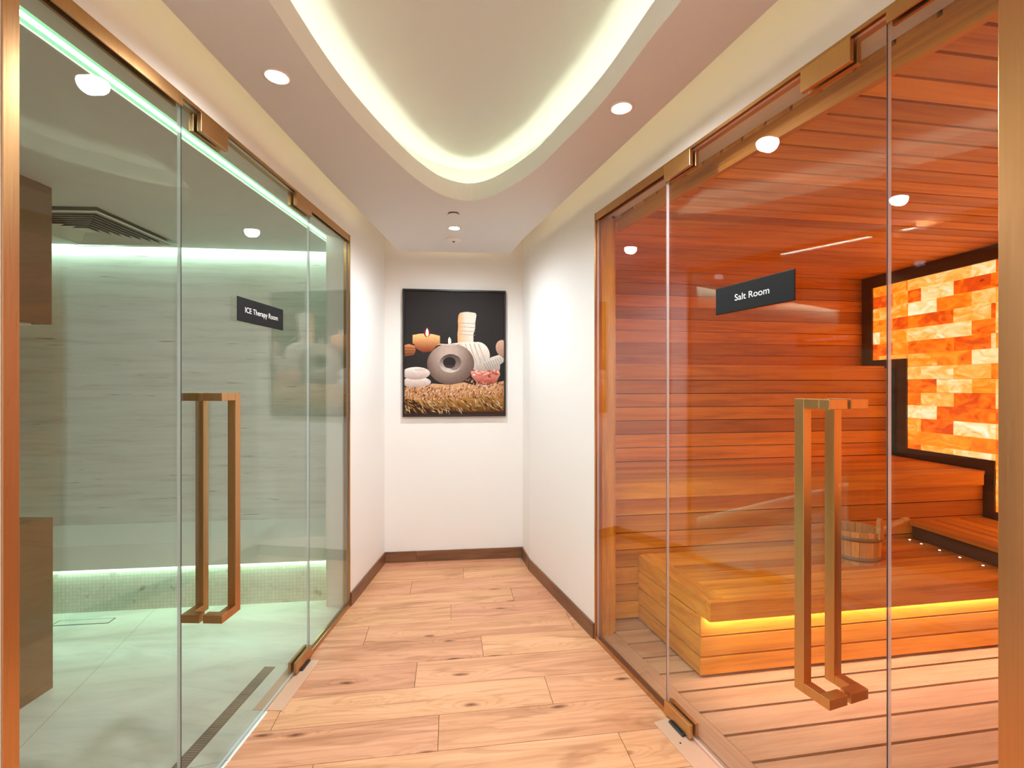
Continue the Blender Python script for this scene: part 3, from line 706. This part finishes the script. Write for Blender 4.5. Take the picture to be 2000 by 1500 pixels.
bm = NB(); box(bm, -.035, .035, -.035, .035, -.004, -.002); obj('centre_plate', bm, M['pier'], parent=t)
# drains
t = empty('linear_drain', OL, AL); tag(t, 'long dark linear floor drain running beside the ice room glass', 'drain')
bm = NB(); box(bm, sL(.3), sL(2.339), .075+.06, .128+.062, .0016, .0026); obj('drain_frame', bm, plain('drain_steel', (.16, .15, .13), .4, .6), parent=t)
bm = NB()
for i in range(170):
    xx = sL(.3)+.006+i*.012
    box(bm, xx, xx+.005, .142, .183, .0027, .0034)
o = obj('grate', bm, plain('grate_steel', (.30, .28, .24), .35, .7), parent=t)
t = empty('slot_drain', (-2.59, 2.785, 0), IA); tag(t, 'small slot drain with stone insert in front of the stone bench', 'drain')
bm = NB(); box(bm, -.16, .16, -.033, .033, .0016, .0022); obj('drain_frame', bm, M['black'], parent=t)
bm = NB(); box(bm, -.152, .154, -.027, .027, .0023, .003); obj('stone_insert', bm, M['marble'], parent=t)

# ------------------------------------------------------------ salt room
SA = math.atan(.154)
RS = Matrix.Rotation(-SA, 4, 'Z')
SPN = Vector((1, .1, 0)).normalized(); SPP = Vector((3.587, 0, 0))              # salt wall plane X = 3.587 - .1 Y
GN = Vector((-1, -.3411, 0)).normalized()                                       # towards the glass
def salt_clip(bm, glass_d=.105, salt=.002):
    clip(bm, RS @ (SPP - SPN*salt), RS @ SPN)
    clip(bm, RS @ (Vector((1.3556, 0, 0)) - GN*glass_d), RS @ GN)
V1S, V1P, V2S, V2P, V3P, VW = 2.010, 2.076, 2.600, 2.655, 3.350, 3.639
Z1, Z2, Z3, ZC = .405, .845, 1.575, 2.385
G = .006
def hboards(bm, u0, u1, v0, v1, pitch, z0, z1, horiz=True, from_top=None):
    """horiz: boards lie flat, stacked in v; else boards stand, stacked in z"""
    if horiz:
        v = v0
        while v < v1-.01:
            e = min(v+pitch, v1); box(bm, u0, u1, v+G/2, e-G/2, z0, z1); v += pitch
    else:
        z = z1
        while z > z0+.01:
            e = max(z-pitch, z0); box(bm, u0, u1, v0, v1, e+G/2, z-G/2); z -= pitch
def splitlong(bm, cuts):
    pass
U0, U1 = .3, 4.2
# floor deck
bm = NB(); v = 1.962
rows = []
k = -30
for k in range(-26, 8):
    a = 2.0+k*.138
    x = .3 + random.uniform(0, .4)
    box(bm, -.8, 4.4, a+.0065, a+.138-.0065, -.012, .006)
clip(bm, RS @ (Vector((1.3556, 0, 0)) - GN*.142), RS @ GN); clip(bm, RS @ (SPP - SPN*.002), RS @ SPN)
clip(bm, RS @ Vector((0, -1.2, 0)), RS @ Vector((0, -1, 0)))
obj('floor', bm, M['deck'], rz=SA); tag(bpy.data.objects[-1] if False else C.objects[-1], 'pale slatted timber deck on the salt room floor', 'floor', kind='structure')
bm = NB(); prism(bm, [(4.2, -1.3), (1.82, -1.3), (.40, 2.95), (.2, 3.8), (4.2, 4.2)], -.05, -.0135); 
clip(bm, Vector((1.3556, 0, 0)) - GN*.010, GN)
tag(obj('floor', bm, M['gap']), 'dark void under the salt room deck', 'floor', kind='structure')
# edge boards parallel to the glass (right-front local frame, room side is -y)
bm = NB(); box(bm, sR(-.9), sR(2.70), -.139, -.040, -.012, .007); box(bm, sR(-.9), sR(2.70), -.038, -.028, -.012, .004)
tag(obj('trim_4', bm, M['deck'], loc=OR, rz=AR), 'pale border board of the salt room deck along the glass', 'border board', kind='structure')
# walls and ceiling
bm = NB(); hboards(bm, U0, U1, VW, VW+.02, .1, 1.5, ZC, False); box(bm, U0, U1, VW+.021, VW+.08, 1.4, 2.5); 
nf = len(bm.faces)
salt_clip(bm); obj('wall_salt_far', bm, M['cedar'], rz=SA); tag(C.objects[-1], 'cedar board wall at the back of the salt room', 'wall', kind='structure')
bm = NB()
v = -1.2
while v < VW: box(bm, U0-1.2, U1, v+.006, v+.105-.006, ZC, ZC+.018); v += .105
clip(bm, RS @ (Vector((1.3556, 0, 0)) - GN*.142), RS @ GN); clip(bm, RS @ SPP, RS @ SPN)
obj('ceiling', bm, M['cedar'], rz=SA); tag(C.objects[-1], 'cedar board ceiling of the salt room', 'ceiling', kind='structure')
bm = NB(); prism(bm, [(4.2, -1.3), (1.82, -1.3), (.38, 2.95), (.1, 3.8), (4.2, 4.5)], ZC+.019, ZC+.05)
clip(bm, Vector((1.3556, 0, 0)) - GN*.142, GN)
tag(obj('ceiling', bm, M['gap']), 'dark void above the salt room ceiling boards', 'ceiling', kind='structure')
# left side wall (behind the corridor wall), with its end post
bm = NB()
z = 0.003
while z < ZC: box(bm, sR(2.60)+.005, sR(3.95), -.128, -.1105, z, min(z+.1, ZC)-G); z += .1
tag(obj('wall_salt_left', bm, M['cedar'], loc=OR, rz=AR), 'cedar side wall of the salt room', 'wall', kind='structure')
bm = NB(); box(bm, sR(2.590), sR(2.600), -.112, -.031, .0, ZC); box(bm, sR(2.600), sR(2.600)+.005, -.132, -.112, .02, ZC)
tag(obj('trim_5', bm, M['cedar_z'], loc=OR, rz=AR), 'upright cedar post at the far end of the salt room glass', 'post', kind='structure')
bm = NB(); box(bm, .8, 4.4, -1.3, -1.2, 0, 2.42); salt_clip(bm, .142); obj('wall_salt_near', bm, M['cedar'], rz=SA); tag(C.objects[-1], 'near wall of the salt room beyond the frame', 'wall', kind='structure')
# inner reveal below ceiling along the glass
bm = NB(); box(bm, sR(-.9), sR(2.60), -.165, -.141, 2.315, ZC)
tag(obj('trim_6', bm, M['cedar'], loc=OR, rz=AR), 'cedar fascia above the salt room glass', 'fascia', kind='structure')

# lower bench: skewed left end
def side_clip(bm, off=0, back=False):
    # line through (.9366,2.178) with direction (-.2745, 1)
    d = Vector((-.2745, 1, 0)).normalized(); n = Vector((-d.y, d.x, 0)); clip(bm, RS @ (Vector((.9366, 2.178, 0)) - n*off), RS @ n)
t = empty('lower_bench', (0, 0, 0), SA); tag(t, 'low cedar bench with glowing underside at the front of the salt room', 'bench')
bm = NB(); box(bm, U0, U1, V1S, V1S+.032, Z1-.093, Z1)
side_clip(bm); clip(bm, RS @ (SPP - SPN*.010), RS @ SPN); obj('nosing', bm, M['cedar'], parent=t, bevel=.001)
bm = NB(); hboards(bm, U0, U1, V1S+.034, V2P, .1028, Z1-.026, Z1-.001)
side_clip(bm, .098); clip(bm, RS @ (SPP - SPN*.010), RS @ SPN); obj('seat_slats', bm, M['cedar'], parent=t)
# border board along the left end
d = Vector((-.2745, 1, 0)).normalized(); n = Vector((-d.y, d.x, 0))
bm = NB()
c0 = RS @ Vector((.9366, 2.178, 0)); dd = RS @ d; nn = RS @ n
def para(bm, a0, a1, w0, w1, z0, z1):
    P = [c0+dd*a0-nn*w0, c0+dd*a1-nn*w0, c0+dd*a1-nn*w1, c0+dd*a0-nn*w1]; prism(bm, [(p.x, p.y) for p in P], z0, z1)
para(bm, .035, .645, 0, .095, Z1-.093, Z1); obj('end_board', bm, M['cedar_y'], parent=t, bevel=.001)
bm = NB()
for za, zb in ((.022, .104), (.113, .203), (.212, .303)):
    box(bm, U0, U1, V1P, V1P+.02, za, zb)
side_clip(bm, .001); clip(bm, RS @ (SPP - SPN*.010), RS @ SPN); obj('front_boards', bm, M['cedar'], parent=t)
bm = NB()
for za, zb in ((.022, .105), (.113, .204), (.212, .304)): para(bm, .075, .64, .0, .018, za, zb)
obj('side_boards', bm, M['cedar_y'], parent=t)
bm = NB(); box(bm, U0, U1, V1P+.025, V2P-.003, .022, Z1-.030); side_clip(bm, .02); clip(bm, RS @ (SPP - SPN*.004), RS @ SPN); obj('bench_core', bm, M['gap'], parent=t)
bm = NB(); box(bm, 1.28, 3.64, V1S+.036, V1S+.056, Z1-.096, Z1-.0935)
tag(obj('led_strip', bm, M['led_warm'], rz=SA), 'warm light strip under the edge of the lower cedar bench', 'light strip')
# upper bench
t = empty('upper_bench', (0, 0, 0), SA); tag(t, 'high cedar bench with slatted riser along the back of the salt room', 'bench')
bm = NB(); box(bm, U0, U1, V2S, V2S+.03, Z2-.09, Z2); salt_clip(bm, .130, .075); obj('nosing', bm, M['cedar'], parent=t, bevel=.001)
bm = NB(); hboards(bm, U0, U1, V2S+.032, V3P, .1026, Z2-.026, Z2-.001); salt_clip(bm, .130, .02); obj('seat_slats', bm, M['cedar'], parent=t)
bm = NB()
z = .02
while z < Z2-.10:
    box(bm, U0, U1, V2P, V2P+.02, z+G/2, min(z+.1035, Z2-.092)-G/2); z += .1035
salt_clip(bm, .130, .012); obj('front_boards', bm, M['cedar'], parent=t)
bm = NB(); box(bm, U0, U1, V2P+.022, V3P-.002, .022, Z2-.030); salt_clip(bm, .135, .03); obj('bench_core', bm, M['gap'], parent=t)
# backrest ledge
t = empty('backrest', (0, 0, 0), SA); tag(t, 'cedar backrest wall with flat ledge above the upper bench', 'backrest')
bm = NB(); hboards(bm, U0, U1, V3P, V3P+.02, .104, Z2, Z3-.001, False); salt_clip(bm, .130, .012); obj('backrest_boards', bm, M['cedar'], parent=t)
bm = NB(); box(bm, U0, U1, V3P+.022, VW-.001, Z2-.3, Z3-.004); salt_clip(bm, .135, .03); obj('backrest_core', bm, M['gap'], parent=t)
bm = NB(); box(bm, U0, U1, V3P-.006, VW-.002, Z3-.003, Z3+.015); salt_clip(bm, .130, .075); obj('ledge', bm, M['cedar'], parent=t, bevel=.001)

# salt wall: dark frame + bricks; local frame: x along wall (away from camera), y towards the room
PA = math.atan2(1, -.1); cP = math.sin(PA)
t = empty('salt_brick_wall', (3.587, 0, 0), PA); tag(t, 'glowing orange backlit salt brick wall in a stepped dark frame', 'salt wall')
def sP(Y): return Y/cP
bm = NB()
box(bm, sP(-1.2), sP(4.30), -.08, -.035, 0, ZC)
obj('backing_panel', bm, M['darkwood'], parent=t)
Yc, Ya, Yb = 4.067, 3.748, 3.125
ZT, ZA, ZB, ZD = 2.285, 1.648, .918, .572
# bricks
bm = NB(); bl, bh = .243, .1033
def region(Y, z):
    if z > ZT: return False
    if Y > Yc: return False
    if Y > Ya: return z > ZA
    if Y > Yb: return z > ZB
    return z > ZD
for r in range(0, 19):
    zt = ZT-.085 + bh - r*bh; zb = zt-bh
    za_, zb_ = min(zt, ZT), zb
    off = (bl/2 if r % 2 else 0)
    Y = -1.1 + off
    while Y < Yc:
        x0, x1 = Y, Y+bl
        # split brick by the stepped outline
        for (ylo, yhi, zlo) in ((-1.2, Yb, ZD), (Yb, Ya, ZB), (Ya, Yc, ZA)):
            a, b = max(x0, ylo), min(x1, yhi); c, d_ = max(zb_, zlo), za_
            if b-a > .008 and d_-c > .008:
                if a > x0 and not (zb_ < zlo or True): pass
                box(bm, sP(a)+.0012, sP(b)-.0012, -.03, -.004-random.uniform(0, .004), c+.0012, d_-.0012)
        Y += bl
bmesh.ops.remove_doubles(bm, verts=list(bm.verts), dist=1e-7)
obj('salt_bricks', bm, M['salt'], parent=t)
fwd = .07
bm = NB()
def fb(y0, y1, z0, z1): box(bm, sP(y0), sP(y1), -.034, .006, z0, z1)
fb(-1.2, 4.30, ZT, ZC-.001); fb(Yc, 4.30, 1.59, ZT); fb(Ya, Yc, ZA-fwd, ZA); fb(Ya, Ya+.08, .862, ZA-fwd); fb(Yb, Ya, ZB-fwd, ZB)
fb(Yb, Yb+.085, .52, ZB-fwd); fb(-1.2, Yb, ZD-.05, ZD); fb(-1.2, Yb+.085, 0.0, ZD-.05)
obj('dark_frame', bm, M['darkwood'], parent=t)

# side bench along the salt wall
t = empty('side_bench', (3.587, 0, 0), PA); tag(t, 'raised slatted side bench running along the salt brick wall', 'bench')
n_s = 6; wd = .606/n_s
Ynear, Yfar = 2.02, 3.10
RP = Matrix.Rotation(-PA, 4, 'Z')
def pclip(bm):   # trim against the upper bench riser and the lower bench front
    n = Vector((-.154, 1, 0)).normalized()
    for c0_, s_ in ((2.686-.004, 1), (2.034+.03, -1)):
        p = RP @ (Vector((0, c0_, 0)) - Vector((3.587, 0, 0))); clip(bm, p, RP @ (n*s_))
bm = NB()
for i in range(n_s): box(bm, 1.0, 4.2, .008+i*wd+.007, .008+(i+1)*wd-.007, .495, .5215)
pclip(bm); obj('seat_slats', bm, M['cedar'], parent=t)
bm = NB(); box(bm, 1.0, 4.2, .010, .585, .4065, .494); pclip(bm); obj('dark_riser', bm, M['darkwood'], parent=t)
base = None
for i, Y in enumerate((3.05, 2.973, 2.858, 2.741, 2.618)):
    if i == 0:
        base = empty('led_spot', (2.9726-.1*Y-.035, Y, Z1)); 
        bm = NB(); lathe(bm, [(.009, .0), (.009, .003), (.006, .004)], 20); obj('bezel', bm, M['steel'], parent=base)
        bm = NB(); lathe(bm, [(.0055, .0042), (.0055, .0048)], 20); obj('led_lens', bm, M['led_dot'], parent=base); o = base
    else:
        o = copy_tree(base); o.location = (2.9726-.1*Y-.035, Y, Z1)
    tag(o, ['tiny light in the corner of the lower bench, farthest from the camera', 'tiny bench light, second from the upper bench', 'tiny bench light, middle of the five',
            'tiny bench light, second from the camera', 'tiny bench light nearest the camera at the side bench foot'][i], 'light', 'tiny lights along the side bench foot')

# bucket
BX, BY = 2.03, 2.74
t = empty('sauna_bucket', (BX, BY, Z1)); tag(t, 'pale wooden stave bucket with two hoops on the lower bench', 'bucket')
bm = NB(); ns = 22
for i in range(ns):
    a0, a1 = 2*math.pi*(i+.02)/ns, 2*math.pi*(i+.98)/ns
    def pt(r, a, z): return (r*math.cos(a), r*math.sin(a), z)
    rb, rt, th = .128, .136, .014
    q = [bm.verts.new(pt(*p)) for p in ((rb, a0, 0), (rb, a1, 0), (rb-th, a1, 0), (rb-th, a0, 0), (rt, a0, .185), (rt, a1, .185), (rt-th, a1, .185), (rt-th, a0, .185))]
    for f in ((0,3,2,1),(4,5,6,7),(0,1,5,4),(1,2,6,5),(2,3,7,6),(3,0,4,7)): bm.faces.new([q[j] for j in f])
obj('staves', bm, M['pine'], parent=t)
bm = NB(); lathe(bm, [(.116, .012), (.116, .022)], 40); obj('bucket_base', bm, M['pine'], parent=t)
for z0 in (.022, .135):
    bm = NB(); r0 = .128+.008*z0/.185; lathe(bm, [(r0+.0005, z0), (r0+.003, z0), (r0+.0035, z0+.022), (r0+.001, z0+.022)], 44, cap=False); obj('hoop', bm, M['hoop'], parent=t, smooth=True)
for ang in (-58, 122):
    bm = NB(); n = 14
    prof = [(-.028, .15), (.028, .15), (.026, .19), (.020, .215), (.023, .245)] + [(.023*math.cos(math.radians(a)), .245+.023*math.sin(math.radians(a))) for a in range(20, 180, 20)] + [(-.023, .245), (-.020, .215), (-.026, .19)]
    A = [bm.verts.new((.120, x, z)) for x, z in prof]; Bv = [bm.verts.new((.142, x, z)) for x, z in prof]
    bm.faces.new(A[::-1]); bm.faces.new(Bv)
    for i in range(len(A)): bm.faces.new((A[i], A[(i+1) % len(A)], Bv[(i+1) % len(A)], Bv[i]))
    e = obj('ear', bm, M['pine'], parent=t, bevel=.002); e.rotation_euler = (0, 0, math.radians(ang))
# ladle leaning in the bucket
t = empty('ladle', (BX, BY, Z1)); tag(t, 'wooden ladle leaning out of the bucket', 'ladle')
p0 = Vector((-.03, -.01, .085)); p1 = Vector((.365, .05, .222)); d = (p1-p0).normalized()
q = d.to_track_quat('X', 'Z')
bm = NB(); box(bm, .04, (p1-p0).length, -.016, .016, -.007, .007); o = obj('ladle_handle', bm, M['pine'], parent=t, bevel=.003); o.rotation_mode = 'QUATERNION'; o.rotation_quaternion = q; o.location = p0
bm = NB(); lathe(bm, [(.012, -.028), (.032, -.015), (.040, .01), (.040, .02), (.035, .02), (.034, .008), (.026, -.008), (.008, -.02)], 28); o = obj('ladle_cup', bm, M['pine'], parent=t, smooth=True); o.rotation_mode = 'QUATERNION'; o.rotation_quaternion = q; o.location = p0+d*.02
